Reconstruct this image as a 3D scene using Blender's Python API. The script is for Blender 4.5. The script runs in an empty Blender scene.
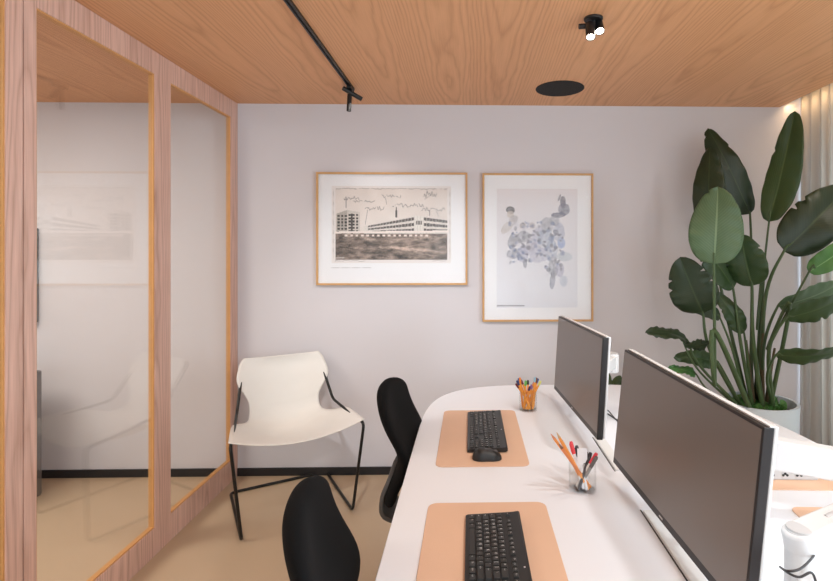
import bpy, bmesh, math, random
import numpy as np
from mathutils import Vector, Matrix, noise
R = math.radians
PI = math.pi
random.seed(7)
scene = bpy.context.scene
C = scene.collection

# ------------------------------------------------------------------ camera, world, light, exposure
CAMH = 1.5
F, PX, PY, YAW = 505.0, 482.0, 251.0, 0.0238
cam_d = bpy.data.cameras.new('camera')
cam = bpy.data.objects.new('camera', cam_d); C.objects.link(cam)
cam.location = (0, 0, CAMH)
cam.rotation_euler = (R(90), 0, -YAW)
cam_d.sensor_width = 36.0
cam_d.sensor_fit = 'HORIZONTAL'
cam_d.lens = F / 833 * 36
cam_d.shift_x = (416.5 - PX) / 833
cam_d.shift_y = -(290.5 - PY) / 833
cam_d.clip_start = 0.05
scene.camera = cam

w = bpy.data.worlds.new('world'); scene.world = w; w.use_nodes = True
bg = w.node_tree.nodes['Background']
bg.inputs[0].default_value = (0.82, 0.94, 1.0, 1); bg.inputs[1].default_value = 0.85

def area(name, loc, rot, sx, sy, energy, col=(1, 1, 1), spread=180):
    d = bpy.data.lights.new(name, 'AREA'); d.shape = 'RECTANGLE'; d.size = sx; d.size_y = sy
    d.energy = energy; d.color = col; d.spread = R(spread)
    o = bpy.data.objects.new(name, d); C.objects.link(o); o.location = loc; o.rotation_euler = rot
    return o
def spot(name, loc, target, energy, col=(1, .9, .8), size=60, blend=.6, rad=.03):
    d = bpy.data.lights.new(name, 'SPOT'); d.energy = energy; d.color = col
    d.spot_size = R(size); d.spot_blend = blend; d.shadow_soft_size = rad
    o = bpy.data.objects.new(name, d); C.objects.link(o); o.location = loc
    o.rotation_euler = (Vector(target) - Vector(loc)).to_track_quat('-Z', 'Y').to_euler()
    return o
# soft fill added behind the photographer, standing in for unseen windows
area('rear_fill', (0.9, -2.3, 1.5), (R(90), 0, 0), 3.2, 2.0, 36, (0.84, 0.94, 1.0))
# room light on the far side of the glass partition
area('side_room_light', (-3.0, 1.6, 2.45), (R(0), 0, 0), 1.2, 1.2, 54, (1, .95, .86))
# warm cove strip behind the ceiling edge, above the curtain
area('cove_light', (2.17, 1.9, 2.50), (0, R(-28), 0), 0.03, 3.0, 4.5, (1, .70, .40))
# ceiling spots outside the frame, above the right-hand seats and the left-hand aisle
spot('desk_spot', (.98, 1.30, 2.44), (0.45, 1.55, 0.74), 35, (.93, .98, 1), 105, .8, .05)
spot('desk_spot_rear', (0.75, 0.1, 2.44), (0.3, 1.0, 0.74), 42, (.93, .98, 1), 110, .8, .05)
spot('aisle_spot', (-0.45, 1.5, 2.44), (-0.42, 3.4, 0.78), 76, (.94, .98, 1), 60, 1.0, .06)
spot('plant_shadow_helper', (2.0, 2.0, 2.44), (1.5, 3.2, 1.2), 8, (1, .97, .93), 70, .9, .03)  # added lamp, placed to cast the plant's shadow leftward on the wall
# daylight through the curtained window on the right
area('daylight_window', (2.72, .15, 1.5), (0, R(90), R(-12)), 1.5, 1.3, 96, (0.72, 0.87, 1.0))

area('daylight_curtain', (2.72, 2.2, 1.3), (0, R(90), 0), 1.9, 1.7, 62, (0.74, 0.88, 1.0))

scene.view_settings.view_transform = 'Standard'
scene.view_settings.look = 'None'
scene.view_settings.exposure = 0.12
scene.view_settings.gamma = 1
scene.view_settings.use_curve_mapping = False

# ------------------------------------------------------------------ materials
def lin(c):
    return tuple(((v/255)/12.92 if v/255 <= .04045 else ((v/255+.055)/1.055)**2.4) for v in c)
def new_mat(name):
    m = bpy.data.materials.new(name); m.use_nodes = True
    return m, m.node_tree.nodes, m.node_tree.links, m.node_tree.nodes['Principled BSDF']
def mat(name, rgb, rough=.5, metal=0, var=.06, scale=8, bump=0, bscale=200, spec=.5, sheen=0, sub=0):
    m, N, L, B = new_mat(name)
    c = lin(rgb)
    B.inputs['Roughness'].default_value = rough; B.inputs['Metallic'].default_value = metal
    B.inputs['Specular IOR Level'].default_value = spec
    tc = N.new('ShaderNodeTexCoord'); nz = N.new('ShaderNodeTexNoise')
    nz.inputs['Scale'].default_value = scale; nz.inputs['Detail'].default_value = 4
    L.new(tc.outputs['Object'], nz.inputs['Vector'])
    mx = N.new('ShaderNodeMix'); mx.data_type = 'RGBA'
    mx.inputs[6].default_value = (*[v*(1-var) for v in c], 1); mx.inputs[7].default_value = (*[min(1, v*(1+var)) for v in c], 1)
    L.new(nz.outputs['Fac'], mx.inputs[0]); L.new(mx.outputs[2], B.inputs['Base Color'])
    if bump:
        n2 = N.new('ShaderNodeTexNoise'); n2.inputs['Scale'].default_value = bscale; n2.inputs['Detail'].default_value = 3
        L.new(tc.outputs['Object'], n2.inputs['Vector'])
        bp = N.new('ShaderNodeBump'); bp.inputs['Strength'].default_value = bump; bp.inputs['Distance'].default_value = .002
        L.new(n2.outputs['Fac'], bp.inputs['Height']); L.new(bp.outputs['Normal'], B.inputs['Normal'])
    if sheen: B.inputs['Sheen Weight'].default_value = sheen
    return m
def emis(name, rgb, s):
    m, N, L, B = new_mat(name)
    B.inputs['Base Color'].default_value = (*lin(rgb), 1)
    B.inputs['Emission Color'].default_value = (*lin(rgb), 1); B.inputs['Emission Strength'].default_value = s
    return m
def wood(name, light, dark, across='X', along='Y', pw=.42, A=9, Bf=1.1, rough=.45, fine=1.0):
    m, N, L, B = new_mat(name)
    B.inputs['Roughness'].default_value = rough
    tc = N.new('ShaderNodeTexCoord'); sp = N.new('ShaderNodeSeparateXYZ'); L.new(tc.outputs['Object'], sp.inputs[0])
    def M(op, a, b=None, c=None):
        n = N.new('ShaderNodeMath'); n.operation = op
        for i, v in enumerate((a, b, c)):
            if v is None: continue
            if isinstance(v, (int, float)): n.inputs[i].default_value = v
            else: L.new(v, n.inputs[i])
        return n.outputs[0]
    a, l = sp.outputs[across], sp.outputs[along]
    if across == 'Y': a = M('ADD', a, M('MULTIPLY', sp.outputs['X'], .7))
    s = M('DIVIDE', a, pw); cell = M('FLOOR', s); loc = M('SUBTRACT', M('FRACT', s), .5)
    wn = N.new('ShaderNodeTexWhiteNoise'); wn.noise_dimensions = '1D'; L.new(cell, wn.inputs['W'])
    rnd = wn.outputs['Value']
    cb = N.new('ShaderNodeCombineXYZ'); L.new(M('MULTIPLY', a, 5), cb.inputs[0]); L.new(M('MULTIPLY', l, .9), cb.inputs[1]); L.new(M('MULTIPLY', rnd, 30), cb.inputs[2])
    n1 = N.new('ShaderNodeTexNoise'); n1.inputs['Scale'].default_value = 1; n1.inputs['Detail'].default_value = 3; L.new(cb.outputs[0], n1.inputs['Vector'])
    off = M('ADD', loc, M('MULTIPLY', M('SUBTRACT', rnd, .5), .5))
    v = M('ADD', M('MULTIPLY', M('MULTIPLY', off, off), A*4), M('MULTIPLY', l, Bf))
    v = M('ADD', v, M('MULTIPLY', n1.outputs['Fac'], 5.0)); v = M('ADD', v, M('MULTIPLY', rnd, 13.7))
    ring = M('PINGPONG', M('MULTIPLY', v, 2.0), 1.0)
    ring = M('POWER', ring, 2.2)
    cb2 = N.new('ShaderNodeCombineXYZ'); L.new(M('MULTIPLY', a, 170), cb2.inputs[0]); L.new(M('MULTIPLY', l, 5), cb2.inputs[1]); L.new(rnd, cb2.inputs[2])
    n2 = N.new('ShaderNodeTexNoise'); n2.inputs['Scale'].default_value = 1; n2.inputs['Detail'].default_value = 5; L.new(cb2.outputs[0], n2.inputs['Vector'])
    fac = M('ADD', M('MULTIPLY', ring, .42), M('MULTIPLY', n2.outputs['Fac'], .75*fine))
    fac = M('ADD', fac, M('MULTIPLY', rnd, .16)); fac = M('SUBTRACT', fac, .18)
    cr = N.new('ShaderNodeValToRGB'); cr.color_ramp.elements[0].color = (*lin(light), 1); cr.color_ramp.elements[1].color = (*lin(dark), 1)
    cr.color_ramp.elements[0].position = .08; cr.color_ramp.elements[1].position = .95
    L.new(fac, cr.inputs[0]); L.new(cr.outputs[0], B.inputs['Base Color'])
    bp = N.new('ShaderNodeBump'); bp.inputs['Strength'].default_value = .15; bp.inputs['Distance'].default_value = .001
    L.new(n2.outputs['Fac'], bp.inputs['Height']); L.new(bp.outputs['Normal'], B.inputs['Normal'])
    return m
def glass_mat(name, ior=1.5, tint=(1, 1, 1), rough=0.0):
    m, N, L, B = new_mat(name)
    N.remove(B); out = N['Material Output']
    tr = N.new('ShaderNodeBsdfTransparent'); tr.inputs[0].default_value = (*tint, 1)
    gl = N.new('ShaderNodeBsdfGlossy'); gl.inputs['Roughness'].default_value = rough
    lw = N.new('ShaderNodeLayerWeight'); lw.inputs[0].default_value = .5; r0 = ((ior-1)/(ior+1))**2
    pw_ = N.new('ShaderNodeMath'); pw_.operation = 'POWER'; L.new(lw.outputs['Facing'], pw_.inputs[0]); pw_.inputs[1].default_value = 5
    fr = N.new('ShaderNodeMath'); fr.operation = 'MULTIPLY_ADD'; L.new(pw_.outputs[0], fr.inputs[0]); fr.inputs[1].default_value = 1-r0; fr.inputs[2].default_value = r0
    mx = N.new('ShaderNodeMixShader'); L.new(fr.outputs[0], mx.inputs[0]); L.new(tr.outputs[0], mx.inputs[1]); L.new(gl.outputs[0], mx.inputs[2])
    L.new(mx.outputs[0], out.inputs[0])
    return m
def translucent_mat(name, rgb, trans=.35, transp=.1):
    m, N, L, B = new_mat(name)
    out = N['Material Output']; c = (*lin(rgb), 1)
    B.inputs['Base Color'].default_value = c; B.inputs['Roughness'].default_value = .85
    t = N.new('ShaderNodeBsdfTranslucent'); t.inputs[0].default_value = c
    tp = N.new('ShaderNodeBsdfTransparent')
    m1 = N.new('ShaderNodeMixShader'); m1.inputs[0].default_value = trans; L.new(B.outputs[0], m1.inputs[1]); L.new(t.outputs[0], m1.inputs[2])
    m2 = N.new('ShaderNodeMixShader'); m2.inputs[0].default_value = transp; L.new(m1.outputs[0], m2.inputs[1]); L.new(tp.outputs[0], m2.inputs[2])
    tc = N.new('ShaderNodeTexCoord'); wv = N.new('ShaderNodeTexNoise'); wv.inputs['Scale'].default_value = 400; L.new(tc.outputs['Object'], wv.inputs['Vector'])
    bp = N.new('ShaderNodeBump'); bp.inputs['Strength'].default_value = .1; L.new(wv.outputs['Fac'], bp.inputs['Height']); L.new(bp.outputs['Normal'], B.inputs['Normal'])
    L.new(m2.outputs[0], out.inputs[0])
    return m
def leaf_mat(name, rgb, vein, rough=.38):
    m, N, L, B = new_mat(name)
    out = N['Material Output']
    at = N.new('ShaderNodeUVMap'); sp = N.new('ShaderNodeSeparateXYZ'); L.new(at.outputs[0], sp.inputs[0])
    def M(op, a, b=None):
        n = N.new('ShaderNodeMath'); n.operation = op
        for i, v in enumerate((a, b)):
            if v is None: continue
            if isinstance(v, (int, float)): n.inputs[i].default_value = v
            else: L.new(v, n.inputs[i])
        return n.outputs[0]
    ab = M('ABSOLUTE', M('SUBTRACT', sp.outputs[0], .5))
    vv = M('SUBTRACT', M('MULTIPLY', sp.outputs[1], 26), M('MULTIPLY', ab, 14))
    st = M('POWER', M('PINGPONG', vv, .5), 2)
    rib = M('LESS_THAN', ab, .018)
    nz = N.new('ShaderNodeTexNoise'); nz.inputs['Scale'].default_value = 6; L.new(at.outputs[0], nz.inputs['Vector'])
    fac = M('MAXIMUM', M('MULTIPLY', st, .9), rib); fac = M('ADD', fac, M('MULTIPLY', nz.outputs['Fac'], .2))
    mx = N.new('ShaderNodeMix'); mx.data_type = 'RGBA'; mx.inputs[6].default_value = (*lin(rgb), 1); mx.inputs[7].default_value = (*lin(vein), 1)
    L.new(fac, mx.inputs[0]); L.new(mx.outputs[2], B.inputs['Base Color']); B.inputs['Roughness'].default_value = rough
    bp = N.new('ShaderNodeBump'); bp.inputs['Strength'].default_value = .25; bp.inputs['Distance'].default_value = .004; L.new(st, bp.inputs['Height']); L.new(bp.outputs['Normal'], B.inputs['Normal'])
    t = N.new('ShaderNodeBsdfTranslucent'); L.new(mx.outputs[2], t.inputs[0])
    m1 = N.new('ShaderNodeMixShader'); m1.inputs[0].default_value = .2; L.new(B.outputs[0], m1.inputs[1]); L.new(t.outputs[0], m1.inputs[2])
    L.new(m1.outputs[0], out.inputs[0])
    return m
def attr_mat(name, rough=.7):
    m, N, L, B = new_mat(name)
    a = N.new('ShaderNodeVertexColor'); a.layer_name = 'ink'; L.new(a.outputs[0], B.inputs['Base Color']); B.inputs['Roughness'].default_value = rough
    return m

M_wall = mat('wall_paint', (214, 210, 214), .85, var=.02, scale=3, bump=.08, bscale=120)
M_floor = mat('floor_screed', (198, 174, 146), .5, var=.07, scale=1.6, bump=.05, bscale=60)
M_black_base = mat('black_baseboard', (34, 32, 33), .5)
M_ceil = wood('ceiling_veneer', (226, 170, 124), (188, 130, 88), 'X', 'Y', .36, 6, 1.0, .5, .8)
M_oak = wood('frame_oak', (233, 194, 178), (184, 142, 124), 'Y', 'Z', .16, 3, .8, .45, 1.1)
M_bead = mat('oak_bead', (214, 158, 98), .5, var=.1, scale=20)
M_pane = glass_mat('partition_glass', 1.85, (.97, .975, .97))
M_desk = mat('desk_laminate', (234, 236, 242), .38, var=.01, scale=4)
M_white = mat('white_plastic', (214, 213, 213), .4, var=.02)
M_white_metal = mat('white_metal', (225, 224, 222), .35, var=.02)
M_greycap = mat('grey_plastic', (190, 188, 188), .45)
M_grey = mat('dark_grey_plastic', (92, 88, 86), .5)
M_black = mat('black_plastic', (26, 26, 27), .42)
M_blackmetal = mat('black_metal', (24, 23, 22), .35, metal=.2)
M_key = mat('key_black', (38, 38, 38), .5)
M_legend = mat('key_legend', (205, 205, 205), .6)
M_screen = mat('screen_panel', (106, 96, 90), .34, var=.03, spec=1.0)  # base colour raised to stand in for reflected room light
M_bezel = mat('monitor_bezel', (28, 22, 22), .4)
M_leather = mat('tan_desk_leather', (222, 184, 156), .6, var=.03, bump=.2, bscale=500)
M_sling = mat('white_sling_leather', (230, 226, 220), .55, var=.03, bump=.15, bscale=300)
M_fabric = mat('black_fabric', (9, 9, 10), .95, var=.2, scale=300, bump=.3, bscale=900, spec=.2)
M_steel = mat('steel', (170, 170, 172), .3, metal=.9)
M_framewood = mat('picture_frame_oak', (206, 160, 106), .45, var=.15, scale=25)
M_paper = mat('white_mat_board', (240, 240, 243), .8, var=.01)
M_ink = attr_mat('print_ink')
M_pictureglass = glass_mat('picture_glass', 1.35, rough=.14)
M_pot = mat('pale_planter', (206, 216, 224), .5, var=.02)
M_soil = mat('soil', (58, 44, 34), .95, var=.3, scale=60, bump=.8)
M_cable = mat('black_cable', (50, 48, 50), .5)
M_acrylic = glass_mat('clear_acrylic', 1.3, (.985, .985, .985), .02)
M_curtain = translucent_mat('curtain_cloth', (206, 198, 188), .5, .28)
M_lamp = emis('lamp_lens', (255, 244, 226), 25)
M_led = emis('led_strip', (255, 205, 130), 9)
M_grille = mat('speaker_grille', (22, 21, 21), .8, bump=.6, bscale=700)
M_leafs = [leaf_mat('leaf_dark', (36, 52, 30), (54, 72, 42)), leaf_mat('leaf_mid', (46, 70, 36), (74, 98, 56)),
           leaf_mat('leaf_light', (80, 106, 72), (122, 146, 108), .42), leaf_mat('leaf_bright', (70, 122, 58), (120, 165, 100))]
M_stem = mat('stem_green', (66, 86, 50), .5, var=.2, scale=10)
M_stembrown = mat('stem_brown', (92, 78, 52), .6, var=.25, scale=12)

# ------------------------------------------------------------------ mesh helpers
def finish(name, bm, m, parent=None, smooth=True, bevel=0, seg=2, loc=None, angle=40):
    me = bpy.data.meshes.new(name)
    bmesh.ops.recalc_face_normals(bm, faces=bm.faces[:])
    bm.to_mesh(me); bm.free()
    for mm in (m if isinstance(m, (list, tuple)) else [m]): me.materials.append(mm)
    if smooth:
        me.polygons.foreach_set('use_smooth', [True]*len(me.polygons))
        try: me.set_sharp_from_angle(angle=R(angle))
        except Exception: pass
    o = bpy.data.objects.new(name, me); C.objects.link(o)
    if parent: o.parent = parent
    if loc: o.location = loc
    if bevel:
        b = o.modifiers.new('bevel', 'BEVEL'); b.width = bevel; b.segments = seg; b.limit_method = 'ANGLE'; b.angle_limit = R(40); b.harden_normals = False
    return o
def BM(): return bmesh.new()
def box(bm, x0, x1, y0, y1, z0, z1, mi=0, mtx=None):
    vs = [Vector((x, y, z)) for z in (z0, z1) for y in (y0, y1) for x in (x0, x1)]
    if mtx: vs = [mtx @ v for v in vs]
    v = [bm.verts.new(p) for p in vs]
    for f in ((0, 2, 3, 1), (4, 5, 7, 6), (0, 1, 5, 4), (2, 6, 7, 3), (0, 4, 6, 2), (1, 3, 7, 5)):
        bm.faces.new([v[i] for i in f]).material_index = mi
    return bm
def B1(*a): return box(BM(), *a)
def catmull(pts, n=8):
    P = [Vector(p) for p in pts]
    if len(P) < 3: return P
    out = []
    for i in range(len(P)-1):
        p0 = P[i-1] if i else P[0]*2-P[1]; p1 = P[i]; p2 = P[i+1]; p3 = P[i+2] if i+2 < len(P) else P[-1]*2-P[-2]
        for k in range(n):
            t = k/n
            out.append(.5*((2*p1)+(p2-p0)*t+(2*p0-5*p1+4*p2-p3)*t*t+(3*p1-p0-3*p2+p3)*t**3))
    out.append(P[-1]); return out
def fillet(pts, r, n=5):
    P = [Vector(p) for p in pts]; out = [P[0]]
    for i in range(1, len(P)-1):
        a, b, c = P[i-1], P[i], P[i+1]
        d1 = (a-b); d2 = (c-b); rr = min(r, d1.length*.45, d2.length*.45)
        s = b+d1.normalized()*rr; e = b+d2.normalized()*rr
        for k in range(n+1):
            t = k/n; out.append(s*(1-t)**2+b*2*t*(1-t)+e*t*t)
    out.append(P[-1]); return out
def tube(bm, pts, r, seg=10, mi=0, close=False):
    P = [Vector(p) for p in pts]; n = len(P)
    rs = r if isinstance(r, (list, tuple)) else [r]*n
    rings = []; up = None
    for i in range(n):
        if close: t = (P[(i+1) % n]-P[i-1]).normalized()
        else: t = (P[min(i+1, n-1)]-P[max(i-1, 0)]).normalized()
        if up is None:
            up = Vector((0, 0, 1)) if abs(t.z) < .9 else Vector((1, 0, 0))
        s = t.cross(up).normalized(); up = s.cross(t).normalized()
        rings.append([bm.verts.new(P[i]+(s*math.cos(a)+up*math.sin(a))*rs[i]) for a in [2*PI*k/seg for k in range(seg)]])
    for i in range(n if close else n-1):
        A, Bq = rings[i], rings[(i+1) % n]
        for k in range(seg):
            bm.faces.new((A[k], A[(k+1) % seg], Bq[(k+1) % seg], Bq[k])).material_index = mi
    if not close:
        bm.faces.new(rings[0]).material_index = mi; bm.faces.new(rings[-1][::-1]).material_index = mi
    return bm
def lathe(bm, prof, seg=32, c=(0, 0, 0), mi=0, mtx=None, capb=True, capt=True):
    rings = []
    for r, z in prof:
        ring = []
        for k in range(seg):
            a = 2*PI*k/seg; p = Vector((c[0]+r*math.cos(a), c[1]+r*math.sin(a), c[2]+z))
            ring.append(bm.verts.new(mtx @ p if mtx else p))
        rings.append(ring)
    for A, Bq in zip(rings, rings[1:]):
        for k in range(seg): bm.faces.new((A[k], A[(k+1) % seg], Bq[(k+1) % seg], Bq[k])).material_index = mi
    if capb: bm.faces.new(rings[0][::-1]).material_index = mi
    if capt: bm.faces.new(rings[-1]).material_index = mi
    return bm
def extrude_outline(bm, pts, z0, z1, mi=0):
    a = [bm.verts.new((x, y, z0)) for x, y in pts]; b = [bm.verts.new((x, y, z1)) for x, y in pts]
    n = len(pts)
    for k in range(n): bm.faces.new((a[k], a[(k+1) % n], b[(k+1) % n], b[k])).material_index = mi
    bm.faces.new(a[::-1]).material_index = mi; bm.faces.new(b).material_index = mi
    return bm
def round_rect(x0, x1, y0, y1, r, n=6):
    out = []
    for cx, cy, a0 in ((x1-r, y1-r, 0), (x0+r, y1-r, 90), (x0+r, y0+r, 180), (x1-r, y0+r, 270)):
        for k in range(n+1):
            a = R(a0+90*k/n); out.append((cx+r*math.cos(a), cy+r*math.sin(a)))
    return out
def grid(bm, nu, nv, fn, mi=0, uv=False):
    vs = [[bm.verts.new(fn(i/(nu-1), j/(nv-1))) for i in range(nu)] for j in range(nv)]
    lay = bm.loops.layers.uv.verify() if uv else None
    for j in range(nv-1):
        for i in range(nu-1):
            f = bm.faces.new((vs[j][i], vs[j][i+1], vs[j+1][i+1], vs[j+1][i])); f.material_index = mi
            if uv:
                for l, (a, b) in zip(f.loops, ((i, j), (i+1, j), (i+1, j+1), (i, j+1))): l[lay].uv = (a/(nu-1), b/(nv-1))
    return vs
def pillow(bm, nu, nv, mid, nrm, thick):
    """closed padded shell: mid(u,v) surface, nrm(u,v) direction, thick(u,v) half thickness (0 on border)"""
    F_, K_ = [], []
    for j in range(nv):
        a, b = [], []
        for i in range(nu):
            u, v = i/(nu-1), j/(nv-1); p = mid(u, v); n = nrm(u, v); t = thick(u, v)
            edge = i in (0, nu-1) or j in (0, nv-1)
            va = bm.verts.new(p+n*(0 if edge else t)); a.append(va); b.append(va if edge else bm.verts.new(p-n*t))
        F_.append(a); K_.append(b)
    for G, rev in ((F_, False), (K_, True)):
        for j in range(nv-1):
            for i in range(nu-1):
                q = [G[j][i], G[j][i+1], G[j+1][i+1], G[j+1][i]]
                try: bm.faces.new(q[::-1] if rev else q)
                except ValueError: pass
    return bm
def tag(o, label=None, cat=None, group=None, kind=None):
    if label: o['label'] = label
    if cat: o['category'] = cat
    if group: o['group'] = group
    if kind: o['kind'] = kind
    return o
def thing(name, label, cat, loc=(0, 0, 0), rz=0, group=None):
    o = bpy.data.objects.new(name, None); C.objects.link(o); o.location = loc; o.rotation_euler = (0, 0, rz)
    o.empty_display_size = .05
    return tag(o, label, cat, group)
def copy_tree(o, parent=None):
    c = o.copy(); C.objects.link(c)
    if parent: c.parent = parent
    for ch in [x for x in C.objects if x.parent == o]: copy_tree(ch, c)
    return c
def struct(name, bm, m, **k): return tag(finish(name, bm, m, **k), kind='structure')
def AT(px, py, Y):
    """a point of the place: the direction of a pixel at room depth Y"""
    a = (px-PX)/F; b = (PY-py)/F
    d = Vector((a*math.cos(YAW)+math.sin(YAW), math.cos(YAW)-a*math.sin(YAW), b)); d *= Y/d.y
    return Vector((0, 0, CAMH))+d

WY, ZC, XP = 3.41, 2.485, -1.55
# ------------------------------------------------------------------ setting
struct('floor', B1(-4.4, 2.8, -2.6, WY+.1, -.08, 0), M_floor, smooth=False)
struct('ceiling', B1(-4.4, 2.12, -2.6, WY+.1, ZC, ZC+.05), M_ceil, smooth=False)
struct('wall_back', B1(-4.4, 2.8, WY, WY+.12, 0, 2.75), M_wall, smooth=False)
struct('baseboard_back', B1(XP, 2.3, WY-.012, WY, 0, .052), M_black_base, smooth=False, bevel=.002)
struct('baseboard_side_room', B1(-4.4, XP-.08, WY-.012, WY, 0, .052), M_black_base, smooth=False, bevel=.002)
struct('wall_left', B1(-4.5, -4.4, -2.6, WY, 0, 2.7), M_wall, smooth=False)
# curtain recess and window wall on the right
struct('ceiling_recess', B1(2.08, 2.8, -2.6, WY, 2.66, 2.7), M_wall, smooth=False)
struct('trim_1', B1(2.10, 2.12, -2.6, WY, ZC+.052, 2.66), M_wall, smooth=False)
bm = BM()
for a in ((2.55, 2.67, -2.6, -1.2, 0, 2.66), (2.55, 2.67, 3.2, WY, 0, 2.66), (2.55, 2.67, -1.2, 3.2, 0, .2), (2.55, 2.67, -1.2, 3.2, 2.45, 2.66)): box(bm, *a)
struct('wall_right', bm, M_wall, smooth=False)
wf = tag(bpy.data.objects.new('window_1', None), kind='structure'); C.objects.link(wf); wf.location = (2.61, 1.0, .2)
bm = BM()
for a in ((-.03, .03, -2.2, -2.14, 0, 2.25), (-.03, .03, 2.14, 2.2, 0, 2.25), (-.03, .03, -.03, .03, .06, 2.19), (-.03, .03, -2.2, 2.2, 0, .06), (-.03, .03, -2.2, 2.2, 2.19, 2.25)): box(bm, *a)
finish('window_frame', bm, M_grey, wf, smooth=False)
finish('pane', B1(-.004, .004, -2.15, 2.15, .05, 2.2), M_pane, wf, smooth=False)

# curtain
def cur(u, v):
    y = WY-.016-u*2.6; ph = u*2.6/.095*2*PI
    amp = .028*(.75+.25*math.sin(u*31)); z = .012+v*2.62
    wob = 1+.25*math.sin(v*3+u*9)
    return Vector((2.250+amp*.7*math.sin(ph+.35*math.sin(u*23))*wob+.006*math.sin(ph*.5+v*2), y+.012*math.sin(ph*2)*min(1, u*20), z))
bm = BM(); grid(bm, 420, 14, cur)
cu = finish('curtain', bm, M_curtain, angle=180); tag(cu, 'pale beige full-height curtain hanging in folds at the right edge', 'curtain')
sm = cu.modifiers.new('solid', 'SOLIDIFY'); sm.thickness = .002
led = thing('cove_light_strip', 'warm glowing light strip tucked behind the wooden ceiling edge above the curtain', 'light strip', (2.135, 1.2, 2.54))
finish('profile', B1(-.0149, .0, -2.2, 2.17, -.01, .012), M_white_metal, led, smooth=False)
finish('diffuser', B1(0, .006, -2.2, 2.17, -.008, .01), M_led, led, smooth=False)

# glass partition: stiles, rails, beads, panes
part = thing('glass_partition', 'oak-framed glass partition wall running along the left side', 'partition', (XP, 2.0, 0))
def pfin(name, y0, y1, z0, z1, x0=-.030, x1=0, m=M_oak, bev=.0015):
    return finish(name, B1(x0, x1, y0-2.0, y1-2.0, z0, z1), m, part, smooth=False, bevel=bev)
BR, TR = .137, 2.372
pfin('stile', 1.795, 1.845, 0, ZC-.001)
pfin('stile', 2.525, 2.655, 0, ZC-.001)
pfin('stile', 3.315, WY-.001, 0, ZC-.001)
pfin('bottom_rail', 1.845, 2.525, 0, BR); pfin('bottom_rail', 2.655, 3.315, 0, BR)
pfin('top_rail', 1.845, 2.525, TR, ZC-.001); pfin('top_rail', 2.655, 3.315, TR, ZC-.001)
pfin('stile', 1.725, 1.789, 0, ZC-.001); pfin('stile_seam', 1.789, 1.795, 0, ZC-.001, -.03, -.012, M_black_base, 0); pfin('stile', .95, 1.025, 0, ZC-.001); pfin('stile', -.2, -.07, 0, ZC-.001)
pfin('top_rail', 1.025, 1.725, TR, ZC-.001); pfin('bottom_rail', 1.025, 1.725, 0, BR)
pfin('top_rail', -.07, .95, TR, ZC-.001); pfin('bottom_rail', -.07, .95, 0, BR)
for (a, b) in ((1.845, 2.525), (2.655, 3.315), (1.025, 1.725), (-.07, .95)):
    bm = BM(); t = .006
    for (y0, y1, z0, z1) in ((a, a+t, BR, TR), (b-t, b, BR, TR), (a+t, b-t, BR, BR+t), (a+t, b-t, TR-t, TR)):
        box(bm, -.029, -.005, y0-2, y1-2, z0, z1)
    finish('glazing_bead', bm, M_bead, part, smooth=False)
    finish('pane', B1(-.020, -.011, a+t-2, b-t-2, BR+t, TR-t), M_pane, part, smooth=False)

# side room beyond the glass
ws = thing('wall_screen', 'wall-mounted screen in the side room, only its edge seen through the glass', 'screen', (-3.45, WY-.001, 1.34))
finish('housing', B1(-.60, .60, -.05, 0, -.31, .31), M_grey, ws, smooth=False, bevel=.004)
finish('display', B1(-.59, .59, -.052, -.05, -.26, .30), mat('display_pale', (150, 165, 180), .3), ws, smooth=False)
cb = thing('low_cabinet', 'dark grey low cabinet in the side room behind the glass', 'cabinet', (-2.895, 2.99, 0))
bm = BM(); extrude_outline(bm, round_rect(-.26, .26, -.2, .2, .03), .0, .765); finish('body', bm, M_grey, cb, bevel=.008)
for s in (-1, 1):
    d = finish('door', B1(min(0, s*.24)+.003, max(0, s*.24)-.003, -.214, -.201, .05, .74), M_grey, cb, smooth=False, bevel=.002)
    finish('handle', B1(s*.03-.005, s*.03+.005, -.226, -.214, .36, .46), M_blackmetal, d, smooth=False)

# ------------------------------------------------------------------ ceiling fittings
sp_ = thing('ceiling_speaker', 'flat round black speaker flush in the wooden ceiling', 'speaker', (.545, 3.05, ZC))
finish('trim_ring', lathe(BM(), [(.137, 0), (.146, 0), (.1455, -.0035), (.140, -.005), (.137, -.0045)], 48), M_grille, sp_)
finish('grille', lathe(BM(), [(.1369, -.001), (.1369, -.0045), (.06, -.0055), (.01, -.006)], 48), M_grille, sp_)
tw = thing('twin_ceiling_spot', 'lit black twin ceiling spotlight above the desk', 'spotlight', (.522, 2.125, ZC))
finish('canopy', lathe(BM(), [(.040, 0), (.040, -.006), (.036, -.010), (.009, -.011), (.009, -.035)], 32), M_black, tw)
def spothead(parent, origin, direction, ln=.075, r=.019, lit=True, name='lamp_head'):
    d = Vector(direction).normalized(); q = d.to_track_quat('Z', 'Y').to_matrix().to_4x4()
    h = finish(name, lathe(BM(), [(r*.85, 0), (r, .006), (r, ln), (r*.86, ln), (r*.84, ln-.01), (.001, ln-.01)], 24, mtx=Matrix.Translation(origin) @ q, capt=False), M_black, parent)
    finish('lens', lathe(BM(), [(r*.8, ln-.009), (r*.8, ln-.004), (r*.3, ln-.002)], 20, mtx=Matrix.Translation(origin) @ q), M_lamp if lit else M_grey, h)
    return h
spothead(tw, Vector((-.016, -.006, -.026)), (-.05, -.40, -1), r=.020)
spothead(tw, Vector((.022, .012, -.012)), (.06, -.50, -1), ln=.055, r=.020)
finish('pivot', tube(BM(), [(-.062, 0, -.036), (.02, 0, -.03)], .011, 12), M_black, tw)
spot('twin_spot_beam', (.52, 2.05, 2.35), (.45, 1.7, .74), 14, (1, .92, .82), 80, .8, .03)
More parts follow.
